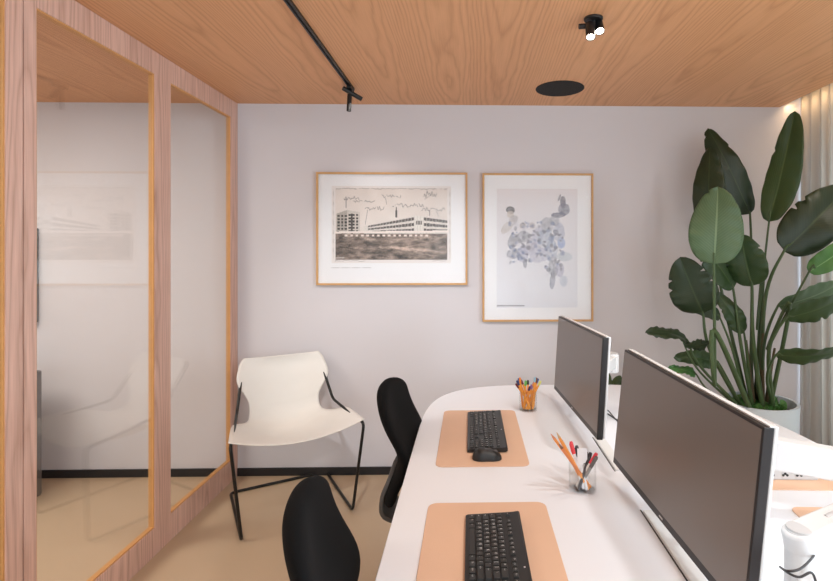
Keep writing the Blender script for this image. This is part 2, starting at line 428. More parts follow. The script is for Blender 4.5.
spot('twin_spot_beam', (.58, 2.12, 2.36), (.95, 2.4, .74), 14, (1, .92, .82), 80, .8, .03)

tr = thing('track_light', 'black ceiling track with two small spot heads at its end', 'track light', (-.712, 3.1, ZC))
bm = BM()
for x0, x1, z0, z1 in ((-.013, -.005, -.012, 0), (.005, .013, -.012, 0), (-.005, .005, -.006, 0)): box(bm, x0, x1, -4.2, -.02, z0, z1)
finish('rail', bm, M_blackmetal, tr, smooth=False)
finish('adapter', B1(-.013, .013, -.12, -.03, -.026, -.0125), M_black, tr, smooth=False, bevel=.002)
for o_, d_ in ((Vector((-.040, -.10, -.022)), (.85, .45, -.42)), (Vector((-.004, -.07, -.026)), (-.05, .0, -1))):
    spothead(tr, o_, d_, ln=.125, r=.0135, lit=False)
spot('picture_beam', (-.70, 3.02, 2.38), (-.5, 3.4, 1.0), 6, (1, .95, .9), 95, 1, .03)

# ------------------------------------------------------------------ pictures
def raster(o_name, W, H, nx, ny, fn, parent, y):
    """a print as a fine coloured grid lying on the mat board"""
    verts = [(-W/2+W*i/nx, y, H/2-H*j/ny) for j in range(ny+1) for i in range(nx+1)]
    faces = [(j*(nx+1)+i, (j+1)*(nx+1)+i, (j+1)*(nx+1)+i+1, j*(nx+1)+i+1) for j in range(ny) for i in range(nx)]
    me = bpy.data.meshes.new(o_name); me.from_pydata(verts, [], faces); me.materials.append(M_ink)
    cols = fn(nx, ny)                                        # ny x nx x 3 in sRGB 0..255
    l = cols/255.0; l = np.where(l <= .04045, l/12.92, ((l+.055)/1.055)**2.4)
    a = me.color_attributes.new('ink', 'FLOAT_COLOR', 'CORNER')
    buf = np.ones((ny*nx, 4, 4), dtype=np.float32); buf[:, :, :3] = l.reshape(-1, 1, 3)
    a.data.foreach_set('color', buf.ravel())
    o = bpy.data.objects.new(o_name, me); C.objects.link(o); o.parent = parent
    return o
rng = np.random.default_rng(3)
def smooth_noise(ny, nx, sy, sx):
    g = rng.random((sy+2, sx+2)); yy = np.linspace(0, sy, ny); xx = np.linspace(0, sx, nx)
    yi = yy.astype(int); xi = xx.astype(int); fy = (yy-yi)[:, None]; fx = (xx-xi)[None]
    return (g[yi][:, xi]*(1-fy)*(1-fx)+g[yi+1][:, xi]*fy*(1-fx)+g[yi][:, xi+1]*(1-fy)*fx+g[yi+1][:, xi+1]*fy*fx)
def inside(X, Y, poly):
    r = np.zeros(X.shape, bool); n = len(poly)
    for i in range(n):
        x0, y0 = poly[i]; x1, y1 = poly[(i+1) % n]
        c = ((y0 > Y) != (y1 > Y)) & (X < (x1-x0)*(Y-y0)/((y1-y0) if y1 != y0 else 1e-9)+x0); r ^= c
    return r
def scribble(img, X, Y, x0, x1, y, h, dark, seed, width=.0026):
    r = np.random.default_rng(seed); n = int((x1-x0)/.009); xs = np.linspace(x0, x1, n)
    ys = y+h*(r.random(n)-.5); gap = r.random(n) < .12
    for k in range(n-1):
        if gap[k]: continue
        seg(img, X, Y, xs[k], ys[k], xs[k+1]-.002, ys[k+1], width, dark)
def seg(img, X, Y, x0, y0, x1, y1, wd, col):
    dx, dy = x1-x0, (y1-y0)*.64; L2 = dx*dx+dy*dy+1e-9
    t = np.clip(((X-x0)*dx+(Y-y0)*.64*dy)/L2, 0, 1)
    d = np.hypot(X-x0-t*dx, (Y-y0)*.64-t*dy); k = (d < wd)[..., None]
    img[:] = np.where(k, img*.35+np.array(col)*.65, img)
def art_factory(nx, ny):
    X, Y = np.meshgrid((np.arange(nx)+.5)/nx, (np.arange(ny)+.5)/ny)
    img = np.ones((ny, nx, 3))*np.array((232, 226, 224))
    n1 = smooth_noise(ny, nx, 10, 14); n2 = smooth_noise(ny, nx, 70, 40); n3 = smooth_noise(ny, nx, 30, 14); n4 = rng.random((ny, nx))
    pic = (X > .03) & (X < .97) & (Y > .03) & (Y < .955)
    sky = np.array((226, 216, 210))+(n1[..., None]-.5)*10
    img = np.where(pic[..., None], sky, img)
    def P(poly, col, nz=0):
        nonlocal img
        k = inside(X, Y, poly)[..., None]; img = np.where(k, np.array(col)+(n4[..., None]-.5)*nz, img)
    # ground
    g = (pic & (Y > .61))[..., None]; tone = 134+80*(n3-.5)+60*(n2-.5)+40*(n4-.5)-26*np.clip((Y-.62)/.3, 0, 1)+50*np.exp(-((Y-.80-(X-.5)*.12)/.025)**2)*(X > .4)
    img = np.where(g, np.stack([tone*1.06, tone*.94, tone*.87], -1), img)
    # tower block on the left
    P([(.04, .36), (.13, .31), (.13, .62), (.04, .62)], (176, 168, 160), 20); P([(.13, .31), (.235, .34), (.235, .62), (.13, .62)], (206, 198, 190), 20)
    for r_ in range(6):
        for c_ in range(6):
            x = .048+c_*.031; y = .375+r_*.042-(.012 if c_ > 2 else 0)
            P([(x, y), (x+.019, y), (x+.019, y+.026), (x, y+.026)], (62, 58, 56), 50)
    P([(.16, .36), (.175, .36), (.175, .62), (.16, .62)], (80, 74, 70), 30)
    # long factory, ribbon windows
    def roof(x): return .52-(x-.27)*(.14/.45) if x < .72 else .38+(x-.72)*.22
    xs = [.27+.70*k/40 for k in range(41)]
    P([(x, roof(x)) for x in xs]+[(.97, .62), (.27, .62)], (222, 214, 208), 14)
    for q0, q1 in ((.06, .24), (.38, .56), (.70, .88)):
        P([(x, roof(x)+(.62-roof(x))*q0) for x in xs if x > .29]+[(x, roof(x)+(.62-roof(x))*q1) for x in reversed(xs) if x > .29], (92, 86, 84), 60)
    P([(.69, .38), (.77, .39), (.77, .62), (.69, .62)], (226, 220, 214), 20); P([(.705, .45), (.755, .45), (.755, .50), (.705, .50)], (130, 124, 120), 40)
    for k in range(26):
        x = .30+k*.026; P([(x, .39), (x+.004, .39), (x+.004, .62), (x, .62)], (206, 198, 192), 10) if roof(x) < .39 or True and roof(x) < .60 and False else None
        yb = roof(x)+.01
        P([(x, yb), (x+.004, yb), (x+.004, .615), (x, .615)], (204, 196, 190), 10)
    P([(.535, .27), (.545, .27), (.548, .41), (.532, .41)], (90, 84, 82), 20)
    P([(.03, .59), (.98, .575), (.98, .60), (.03, .615)], (238, 226, 220), 6)
    for k in range(16):
        x = .11+k*.045; P([(x, .63), (x+.022, .63), (x+.022, .655), (x, .655)], (228, 214, 206), 20)
    ink = (118, 112, 112)
    scribble(img, X, Y, .10, .23, .16, .05, ink, 1); scribble(img, X, Y, .18, .36, .20, .03, ink, 2); scribble(img, X, Y, .42, .58, .135, .05, ink, 3)
    scribble(img, X, Y, .77, .88, .10, .09, ink, 4); scribble(img, X, Y, .51, .77, .25, .05, ink, 5); scribble(img, X, Y, .28, .44, .29, .05, ink, 6)
    scribble(img, X, Y, .74, .96, .30, .05, ink, 7)
    for a in ((.12, .17, .12, .28), (.30, .31, .28, .50), (.45, .16, .46, .24), (.87, .31, .90, .40), (.82, .31, .82, .38), (.78, .17, .84, .10)): seg(img, X, Y, *a, .0022, ink)
    scribble(img, X, Y, .03, .97, .035, .018, (128, 120, 118), 8, .0022); scribble(img, X, Y, .03, .30, .968, .02, (150, 144, 142), 9, .002); scribble(img, X, Y, .85, .96, .968, .02, (150, 144, 142), 10, .002)
    for k in range(46):
        y = .05+k*.0195
        for x in (.012, .988): seg(img, X, Y, x, y, x+.004, y+.006, .0022, (150, 144, 142))
    seg(img, X, Y, .035, .93, .10, .93, .004, (225, 218, 214))
    return np.clip(img, 0, 255)
def art_collage(nx, ny):
    X, Y = np.meshgrid((np.arange(nx)+.5)/nx, (np.arange(ny)+.5)/ny)
    n1 = smooth_noise(ny, nx, 26, 18); n2 = smooth_noise(ny, nx, 60, 44); n4 = rng.random((ny, nx))
    img = np.ones((ny, nx, 3))*np.array((228, 226, 231))+((Y-.5)*np.ones_like(X))[..., None]*np.array((-2, 4, 8))
    def E(cx, cy, rx, ry, col, ang=0, s=.6, rag=.5):
        nonlocal img
        c, d = math.cos(R(ang)), math.sin(R(ang)); x = (X-cx); y = (Y-cy)*1.45
        u = (x*c+y*d)/rx; v = (-x*d+y*c)/(ry*1.45); k = (u*u+v*v+(n1-.5)*rag+(n2-.5)*rag) < 1
        a = (s*(.55+.75*n2))[..., None]; img = np.where(k[..., None], img*(1-a)+np.array(col)*a, img)
    G, Lv, Bl = (150, 150, 160), (170, 168, 190), (150, 165, 205)
    # figures of the collage: a standing group that steps down from upper right to lower left
    E(.17, .18, .055, .03, (90, 84, 86), 10, .9, .25); E(.17, .215, .045, .03, (206, 196, 190), 0, .9, .2); E(.20, .27, .05, .055, (176, 170, 172), 30, .6); E(.13, .32, .05, .07, (198, 190, 186), 40, .6)
    E(.82, .11, .035, .05, (120, 118, 130), 0, .8, .4); E(.83, .17, .07, .05, (120, 118, 134), -10, .7); E(.76, .22, .09, .022, (110, 108, 125), 0, .7, .3); E(.775, .075, .014, .03, (130, 128, 138), 20, .7, .2)
    for cx, cy, rx, ry, col, an, s in ((.32, .31, .04, .028, (168, 158, 160), 0, .7), (.44, .31, .035, .025, (176, 166, 168), 0, .6), (.33, .40, .08, .05, G, 0, .6), (.20, .44, .06, .07, (142, 142, 152), 10, .6),
                                      (.20, .55, .08, .04, (132, 132, 146), -10, .6), (.33, .55, .06, .08, Lv, 0, .6), (.50, .40, .07, .08, Lv, 20, .45), (.62, .30, .08, .06, G, -20, .5), (.72, .27, .06, .05, G, 0, .5), (.60, .42, .10, .08, (160, 170, 188), 0, .5),
                                      (.77, .36, .07, .08, (158, 162, 184), 0, .5), (.80, .46, .05, .05, Bl, 0, .6), (.52, .55, .12, .07, Lv, 0, .45), (.68, .52, .07, .09, (166, 174, 192), 0, .5), (.84, .57, .10, .04, (176, 186, 196), 0, .5),
                                      (.70, .66, .06, .09, G, 0, .6), (.69, .77, .035, .08, (140, 140, 156), 5, .65), (.78, .68, .05, .06, Lv, 0, .5), (.83, .78, .05, .045, (176, 184, 200), 0, .5), (.35, .63, .025, .04, (140, 138, 150), 0, .55), (.42, .47, .06, .06, (166, 160, 176), 0, .5)):
        E(cx, cy, rx, ry, col, an, s)
    r = np.random.default_rng(5)
    for k in range(170):
        t = r.random(); x = .16+.66*r.random(); y = .28+.34*r.random()+(.12 if x > .6 else 0)*r.random()
        E(x, y, .012+.02*r.random(), .006+.014*r.random(), [(112, 110, 124), (210, 208, 216), (130, 138, 170)][k % 3], 180*r.random(), .55, .3)
    seg(img, X, Y, .0, .985, .34, .985, .003, (120, 118, 124))
    return np.clip(img, 0, 255)
def picture(name, label, x0, x1, z0, z1, fn, px, nx, ny):
    W, H = x1-x0, z1-z0; root = thing(name, label, 'picture', ((x0+x1)/2, WY-.001, (z0+z1)/2)); t = .013; dd = .03
    bm = BM()
    for a in ((-W/2, W/2, H/2-t, H/2), (-W/2, W/2, -H/2, -H/2+t), (-W/2, -W/2+t, -H/2+t, H/2-t), (W/2-t, W/2, -H/2+t, H/2-t)): box(bm, a[0], a[1], -dd, 0, a[2], a[3])
    finish('picture_frame', bm, M_framewood, root, smooth=False, bevel=.001)
    finish('mat_board', B1(-W/2+t, W/2-t, -.018, -.004, -H/2+t, H/2-t), M_paper, root, smooth=False)
    cx, cz, pw, ph = px
    p = raster('print', pw, ph, nx, ny, fn, root, -.0186); p.location = (cx, 0, cz)
    finish('glazing', B1(-W/2+t, W/2-t, -.0235, -.022, -H/2+t, H/2-t), M_pictureglass, root, smooth=False)
    return root
a0, a1 = AT(316, 172, WY-.03), AT(467.5, 285, WY-.03); b1_ = AT(467.5, 285, WY-.03)
pic1 = picture('framed_print', 'wide oak-framed print of a factory building with handwritten notes', a0.x, a1.x, a1.z, a0.z+.0, art_factory, (-.005, .028, .795, .515), 250, 162)
bm = BM()
for k in range(24):
    x = -.405+k*.0115
    if k % 6 != 5: box(bm, x, x+.008, -.0187, -.0181, -.262, -.259)
finish('caption', bm, mat('caption_ink', (140, 136, 138), .8), pic1, smooth=False)
a0, a1 = AT(482.5, 173, WY-.03), AT(593.5, 321.5, WY-.03)
pic2 = picture('framed_print', 'tall oak-framed print of pale grey and lavender collaged figures', a0.x, a1.x, a1.z, a0.z, art_collage, (-.005, -.005, .545, .80), 190, 280)

# ------------------------------------------------------------------ desk
DT = .74
DXC, DA, DY0, DB = .58, .80, 2.0, .865
def desk_outline(sx0, sx1):
    pts = []
    n = 64
    for k in range(n+1):
        a = PI*k/n; c, s = math.cos(a), math.sin(a); e = 2/4.0
        if c > 0: pts.append((DXC+DA*c**(2/3), 1.6+(DY0+DB-1.6)*abs(s)**(2/3)))
        else: pts.append((DXC-DA*abs(c)**e, DY0+DB*abs(s)**e))
    return pts
desk = thing('bench_desk', 'long white shared desk with a rounded far end', 'desk', (0, 0, 0))
o = desk_outline(0, 0); pts = o+[(DXC-DA, .25), (DXC+DA, .25)]
finish('tabletop', extrude_outline(BM(), pts, DT-.026, DT), M_desk, desk, bevel=.003)
finish('cable_slot', B1(.498, .502, 1.73, 2.05, DT-.01, DT+.0006), M_black_base, desk, smooth=False)
finish('cable_slot', B1(.498, .502, .5, 1.47, DT-.01, DT+.0006), M_black_base, desk, smooth=False)
finish('cable_slot', B1(.655, .661, .5, 2.4, DT-.01, DT+.0006), M_black_base, desk, smooth=False)
finish('cable_flap', B1(.5035, .545, .5, 1.46, DT, DT+.006), M_white_metal, desk, smooth=False, bevel=.002)
finish('cable_flap', B1(.5035, .545, 1.735, 2.045, DT, DT+.004), M_white_metal, desk, smooth=False, bevel=.002)
for yy in (.6, 2.2):
    for s in (-1, 1):
        bm = BM(); box(bm, DXC+s*.62-.03, DXC+s*.62+.03, yy-.02, yy+.02, .0, DT-.07)
        finish('leg', bm, M_white_metal, desk, smooth=False, bevel=.004)
    finish('cross_beam', B1(DXC-.66, DXC+.66, yy-.025, yy+.025, DT-.07, DT-.0265), M_white_metal, desk, smooth=False, bevel=.002)
finish('cable_tray', B1(.45, .71, .5, 2.4, DT-.14, DT-.085), M_white_metal, desk, smooth=False)
for yy in (.6, 2.2): finish('tray_bracket', B1(.47, .69, yy-.01, yy+.01, DT-.085, DT-.07), M_white_metal, desk, smooth=False)

# desk mats (their own things)
def mat_pad(x0, x1, y0, y1, label):
    o = finish('desk_mat', extrude_outline(BM(), [(x-(x0+x1)/2, y-(y0+y1)/2) for x, y in round_rect(x0, x1, y0, y1, .028)], 0, .003), M_leather, loc=((x0+x1)/2, (y0+y1)/2, DT+.0003), bevel=.0008); o.rotation_euler.z = R(-3 if x0 > .5 else 0)
    return tag(o, label, 'desk mat', 'tan leather desk mats')
mat_pad(-.122, .212, 1.775, 2.40, 'tan leather desk mat carrying the keyboard and the mouse, nearer the wall')
mat_pad(-.124, .226, .90, 1.52, 'tan leather desk mat under the nearest keyboard at the bottom edge')
mat_pad(.93, 1.24, 1.575, 2.13, 'tan leather desk mat beneath the power strip across the desk')
mat_pad(.925, 1.26, .84, 1.465, 'tan leather desk mat at right, its corner peeping from behind the monitor arm')
MT = DT+.0033

# keyboards ---------------------------------------------------------------
U = .019
rows = []   # (row position toward far side, list of (start, width, legend))
def row(y, items):
    x = 0
    for it in items:
        if isinstance(it, (int, float)): x += it; continue
        lab, wd = it if isinstance(it, tuple) else (it, 1)
        rows.append((x, y, wd, lab)); x += wd
row(5.35, ['esc', 1.0, 'F1', 'F2', 'F3', 'F4', .5, 'F5', 'F6', 'F7', 'F8', .5, 'F9', 'F10', 'F11', 'F12', .25, 'prt', 'scr', 'brk', .25, '-', '+', '*', '='])
row(4, ['`', '1', '2', '3', '4', '5', '6', '7', '8', '9', '0', '-', '=', ('del', 2), .25, 'ins', 'hm', 'up', .25, 'num', '/', '*', '-'])
row(3, [('tab', 1.5), 'Q', 'W', 'E', 'R', 'T', 'Y', 'U', 'I', 'O', 'P', '[', ']', ('\\', 1.5), .25, 'del', 'end', 'dn', .25, '7', '8', '9', '+'])
row(2, [('caps', 1.75), 'A', 'S', 'D', 'F', 'G', 'H', 'J', 'K', 'L', ';', "'", ('ent', 2.25), 3.5, '4', '5', '6', '+'])
row(1, [('shift', 2.25), 'Z', 'X', 'C', 'V', 'B', 'N', 'M', ',', '.', '/', ('shift', 2.75), 1.25, '^', 1.25, '1', '2', '3', 'ent'])
row(0, [('ctrl', 1.25), ('fn', 1.25), ('alt', 1.25), ('', 6.25), ('alt', 1.25), ('fn', 1.25), ('mn', 1.25), ('ctrl', 1.25), .25, '<', 'v', '>', .25, ('0', 2), '.', 'ent'])
legend_mesh = {}
tmp = []
for t in sorted({r_[3] for r_ in rows if r_[3]}):
    cu_ = bpy.data.curves.new('legend', 'FONT'); cu_.body = t; cu_.size = .0105 if len(t) == 1 else (.0075 if len(t) == 2 else .0052); cu_.resolution_u = 1; cu_.align_x = 'LEFT'
    to = bpy.data.objects.new('legend', cu_); C.objects.link(to); tmp.append((t, to))
dg = bpy.context.evaluated_depsgraph_get(); dg.update()
for t, to in tmp: legend_mesh[t] = bpy.data.meshes.new_from_object(to.evaluated_get(dg))
for t, to in tmp:
    cu_ = to.data; bpy.data.objects.remove(to); bpy.data.curves.remove(cu_)
KW = 22.5*U; KD = .152
def keyboard(loc, rz, label):
    kb = thing('keyboard', label, 'keyboard', loc, rz, 'black full-size keyboards')
    # local: +x runs along the rows, +y away from the typist
    bm = BM()
    prof = [(-KD/2, .002), (-KD/2, .010), (-KD/2+.006, .0125), (KD/2-.02, .0185), (KD/2-.004, .021), (KD/2, .018), (KD/2, .006), (KD/2-.01, .002)]
    A_ = [bm.verts.new((-KW/2-.010, y, z)) for y, z in prof]; B_ = [bm.verts.new((KW/2+.010, y, z)) for y, z in prof]; n = len(prof)
    for k in range(n): bm.faces.new((A_[k], A_[(k+1) % n], B_[(k+1) % n], B_[k]))
    bm.faces.new(A_[::-1]); bm.faces.new(B_)
    finish('case', bm, M_black, kb, bevel=.0015)
    for x in (-.2, .2):
        for y in (-.065, .055): finish('rubber_foot', B1(x-.012, x+.012, y-.004, y+.004, 0, .0025 if y < 0 else .006), M_grey, kb, smooth=False)
    for (kx, ky, wd, lab) in rows:
        x = -KW/2+(kx+wd/2)*U; y = -KD/2+.006+(ky+.5)*U*.98+.002
        z = .0125+(y+KD/2-.006)/(KD-.026)*.006
        bm = BM(); hw, hd = wd*U/2-.0008, U/2-.0012; h = .0048
        if ky > 5: hd -= .0015
        a = [bm.verts.new((sx*hw, sy*hd, -.002)) for sx, sy in ((-1, -1), (1, -1), (1, 1), (-1, 1))]
        b = [bm.verts.new((sx*(hw-.0018), sy*(hd-.0015), h)) for sx, sy in ((-1, -1), (1, -1), (1, 1), (-1, 1))]
        for k in range(4): bm.faces.new((a[k], a[(k+1) % 4], b[(k+1) % 4], b[k]))
        bm.faces.new(b); bm.faces.new(a[::-1])
        if lab:
            off = len(bm.verts); me = legend_mesh[lab]
            vs = [bm.verts.new((v.co.x-hw+.0035, v.co.y-.0012, h+.0002)) for v in me.vertices]
            for p in me.polygons:
                try: bm.faces.new([vs[i] for i in p.vertices]).material_index = 1
                except ValueError: pass
        me = bpy.data.meshes.new('key'); bm.normal_update(); bm.to_mesh(me); bm.free(); me.materials.append(M_key); me.materials.append(M_legend)
        o = bpy.data.objects.new('key', me); C.objects.link(o); o.parent = kb; o.location = (x, y, z)
    finish('logo', lathe(BM(), [(.0028, .0), (.0028, .0006)], 12, c=(.03, KD/2-.012, .0194)), M_legend, kb)
    return kb
k1 = keyboard((.066, 2.115, MT), -PI/2, 'black keyboard next to the mouse on the desk mat nearer the wall')
k2 = copy_tree(k1); k2.location = (.064, 1.205, MT); k2['label'] = 'black keyboard nearest the camera, cut off by the bottom edge'

# mouse
ms = thing('computer_mouse', 'black wireless mouse on the tan mat at the near end of the keyboard', 'mouse', (.062, 1.838, MT), 0)
def mouse_pt(u, v):
    a = 2*PI*u; e = math.sin(PI/2*v)
    r = math.cos(PI/2*v)**.55 if v < 1 else 0
    x = .054*math.copysign(abs(math.cos(a))**.85, math.cos(a))*r; y = .031*math.copysign(abs(math.sin(a))**.85, math.sin(a))*r*(1-.12*math.cos(a)*0)
    y *= 1-.12*math.exp(-((x)/.02)**2)
    return Vector((x, y, .001+.037*e*(1-.28*(x/.054+.1))*.97))
bm = BM(); vs = grid(bm, 33, 12, mouse_pt)
bmesh.ops.remove_doubles(bm, verts=bm.verts[:], dist=1e-5)
bmesh.ops.holes_fill(bm, edges=[e for e in bm.edges if e.is_boundary], sides=200)
finish('body', bm, M_black, ms, angle=60)
finish('scroll_wheel', lathe(BM(), [(.008, -.003), (.0095, -.0015), (.0095, .0015), (.008, .003)], 20, mtx=Matrix.Translation((.030, 0, .0235)) @ Matrix.Rotation(PI/2, 4, 'X')), M_grey, ms)
finish('button_seam', tube(BM(), [(.0135, 0, .0335), (.012, .012, .0325), (.011, .022, .026)], .0006, 6), M_grey, ms)

# monitors ----------------------------------------------------------------
def monitor(name, label, bl, br, tl, tr_, parent_label):
    """bl.. = lower/upper corners at the far (left in the photo) and near edges, front face"""
    bl, br, tl, tr_ = map(Vector, (bl, br, tl, tr_))
    W = (br-bl).length; ex = (br-bl).normalized(); up = ((tl-bl)+(tr_-br)); up = (up-ex*up.dot(ex)).normalized(); nb = up.cross(ex).normalized()
    if nb.x < 0: nb = -nb           # pointing to the back (+x)
    H = ((tl-bl).length+(tr_-br).length)/2
    root = thing(name, label, 'monitor', (bl+br)/2, 0, 'wide monitors along the desk centre')
    M4 = Matrix((ex, up, nb)).transposed().to_4x4()   # local: x along width, y up, z to the back
    def bx(x0, x1, y0, y1, z0, z1): return box(BM(), x0, x1, y0, y1, z0, z1, 0, M4)
    finish('bezel', bx(-W/2, W/2, 0, H, .0, .021), M_bezel, root, smooth=False, bevel=.002)
    finish('screen', bx(-W/2+.006, W/2-.006, .020, H-.006, -.0008, .0004), M_screen, root, smooth=False)
    sh = finish('back_shell', bx(-W/2+.001, W/2-.001, .004, H+.003, .0215, .030), M_white, root, smooth=False, bevel=.003)
    finish('top_cover', bx(-W/2+.001, W/2-.001, H+.0002, H+.003, .012, .0213), M_white, root, smooth=False)
    finish('back_bulge', bx(-W/2+.08, W/2-.08, .05, H-.06, .0305, .052), M_white, root, smooth=False, bevel=.008)
    finish('logo', box(BM(), -.010, .010, .008, .012, -.0006, .0002, 0, M4), M_greycap, root, smooth=False)
    finish('mount_plate', bx(-.06, .06, H/2-.07, H/2+.05, .0525, .066), M_white_metal, root, smooth=False, bevel=.002)
    return root, (bl+br)/2+up*(H/2-.01)+nb*.066, nb
m1, j1, n1_ = monitor('monitor', 'wide dark-screened monitor nearer the wall, between the two pen cups', AT(554, 388.5, 2.52), AT(597, 440, 1.78), AT(560, 317, 2.52), AT(602.5, 337, 1.78), '')
m2, j2, n2_ = monitor('monitor', 'largest and nearest wide monitor, turned toward the left-hand seats', AT(613, 462, 1.64), AT(744, 626, .925), AT(625, 350, 1.64), AT(763, 426, .925), '')

# monitor arms --------------------------------------------------------------
def arm(label, col, elbow, head, colh=.22, cyl=(.025, .12), hold=False):
    """column clamped on the desk, lower link to an elbow, upper link to the mounting head"""
    root = thing('monitor_stand', label, 'monitor arm', (col[0], col[1], DT), 0, 'white monitor arms')
    c = Vector((0, 0, 0)); E = Vector(elbow)-Vector((col[0], col[1], DT)); Hd = Vector(head)-Vector((col[0], col[1], DT))
    finish('clamp', extrude_outline(BM(), round_rect(-.035, .035, -.045, .045, .012), .0065, .028), M_white_metal, root, bevel=.003)
    finish('clamp_screw', lathe(BM(), [(.004, .0278), (.009, .028), (.009, .034), (.004, .036)], 12, c=(.022, .03, 0)), M_steel, root)
    finish('column', lathe(BM(), [(.019, .028), (.019, colh+.02), (.015, colh+.03)], 24), M_white_metal, root)
    def link(name, a, b, wd, ht, m=M_white):
        a, b = Vector(a), Vector(b); d = b-a; L_ = d.length; ex = d.normalized(); ey = Vector((0, 0, 1)).cross(ex).normalized(); ez = ex.cross(ey)
        mt = Matrix.Translation(a) @ Matrix((ex, ey, ez)).transposed().to_4x4()
        bm = BM(); pts = []
        for k in range(9): t = -PI/2+PI*k/8; pts.append((L_+wd*.5*math.cos(t), wd*.42*math.sin(t)))
        for k in range(9): t = PI/2+PI*k/8; pts.append((wd*.5*math.cos(t), wd*.5*math.sin(t)))
        extrude_outline(bm, pts, -ht/2, ht/2); bmesh.ops.transform(bm, matrix=mt, verts=bm.verts[:])
        return finish(name, bm, m, root, bevel=.006, seg=3)
    E0 = Vector((0, 0, colh-.03))
    link('lower_link', E0, Vector((E.x, E.y, E0.z)), .05, .045)
    r_, h_ = cyl
    finish('elbow', lathe(BM(), [(r_*.9, E0.z-.028), (r_, E0.z-.022), (r_, E.z+.026), (r_*.93, E.z+.032)], 28, c=(E.x, E.y, 0)), M_white, root)
    finish('elbow_cap', lathe(BM(), [(r_*.9, E.z+.0322), (r_*.88, E.z+.036), (r_*.5, E.z+.037)], 28, c=(E.x, E.y, 0)), M_greycap, root)
    up_ = link('upper_link', E, Hd, .056, .085 if 'thick' in label else (.068 if 'grey elbow' in label else .055))
    dd = Hd-E; ex = dd.normalized()
    finish('link_cover', tube(BM(), [E+dd*.25+Vector((0, 0, .022)), E+dd*.85+Vector((0, 0, .022))], .014, 12), M_greycap, root)
    hh = finish('head', lathe(BM(), [(.018, -.04), (.021, -.035), (.021, .035), (.018, .04)], 20, c=Hd), M_white, root)
    return root, Hd
def vesa(root, Hd, target, nb):
    p = Vector(target)-root.location
    finish('tilt_bracket', tube(BM(), [Hd+(p-Hd).normalized()*.018, p+(Hd-p).normalized()*.0012], .014, 14), M_white_metal, root)
a1_, h1 = arm('white monitor arm behind the monitor nearer the wall', (.60, 2.44), (.665, 2.36, .985), (.575, 2.20, .985), colh=.25, cyl=(.034, .12)); vesa(a1_, h1, j1, n1_)
a2_, h2 = arm('white monitor arm hidden behind the nearest monitor', (.60, 1.62), (.70, 1.52, .99), (.655, 1.33, .99)); vesa(a2_, h2, j2, n2_)
a3_, h3 = arm('thick white monitor arm reaching right above the row of sockets', (.60, 1.44), (.78, 1.46, .93), (1.14, 1.36, .89), colh=.16)
a4_, h4 = arm('white monitor arm with grey elbow cap and black cable at lower right', (.58, .72), (.640, .965, .928), (.90, 1.03, .985), colh=.16, cyl=(.027, .12))
for hd, rt in ((h3, a3_), (h4, a4_)):
    finish('mount_plate', box(BM(), hd.x+.018, hd.x+.028, hd.y-.05, hd.y+.05, hd.z-.05, hd.z+.05), M_white_metal, rt, smooth=False, bevel=.002)
# opposite monitors carried by the two right-hand arms: outside the photograph's frame, so left out
# the cable slung under the near arm
e = Vector((.640, .965, .955))
pts = catmull([AT(780, 567, .95), AT(787, 571, .90), AT(800, 569, .90), AT(812, 558, .93), AT(818, 549, .97), AT(826, 543, 1.0), AT(840, 535, 1.02)], 8)
finish('cable', tube(BM(), pts, .0022, 8), M_cable, a4_).matrix_parent_inverse = Matrix.Translation(-a4_.location)
pts = catmull([AT(780, 567, .95), AT(790, 574, .89), AT(800, 577, .88), AT(812, 573, .88), AT(818, 590, .88)], 8)
finish('cable', tube(BM(), pts, .0022, 8), M_cable, a4_).matrix_parent_inverse = Matrix.Translation(-a4_.location)
tag(finish('desk_cable', tube(BM(), catmull([(.70, 2.06, DT+.004), (.672, 2.18, DT+.004), (.655, 2.26, DT+.004), (.64, 2.33, DT+.004)], 8), .003, 8), M_cable), 'thin grey cable lying on the desk in the gap between the monitors', 'cable')

# power strip
M_strip = mat('strip_plastic', (190, 188, 188), .45)
ps = thing('power_strip', 'white power strip with three dark sockets on the far right mat', 'power strip', (1.02, 1.665, MT), R(-3))
finish('housing', box(BM(), -.10, .13, -.02, .03, 0, .034), M_strip, ps, smooth=False, bevel=.004)
for k in range(3):
    x = -.024+.0455*k
    s = finish('socket', lathe(BM(), [(.0135, 0), (.0135, .0012), (.012, .0014)], 6, mtx=Matrix.Translation((x, -.0201, .017)) @ Matrix.Rotation(PI/2, 4, 'X')), M_greycap, ps, smooth=False)
    bm = BM()
    for dx, dz in ((-.0065, 0), (.0065, 0), (0, .005)): lathe(bm, [(.0044, 0), (.0044, .0006)], 10, mtx=Matrix.Translation((x+dx, -.0215, .0165+dz)) @ Matrix.Rotation(PI/2, 4, 'X'))
    finish('pin_hole', bm, M_black, s)
finish('cable', tube(BM(), catmull([(.1295, .0, .02), (.17, -.01, .012), (.24, -.03, .003), (.33, -.05, .003)], 8), .003, 8), M_cable, ps)

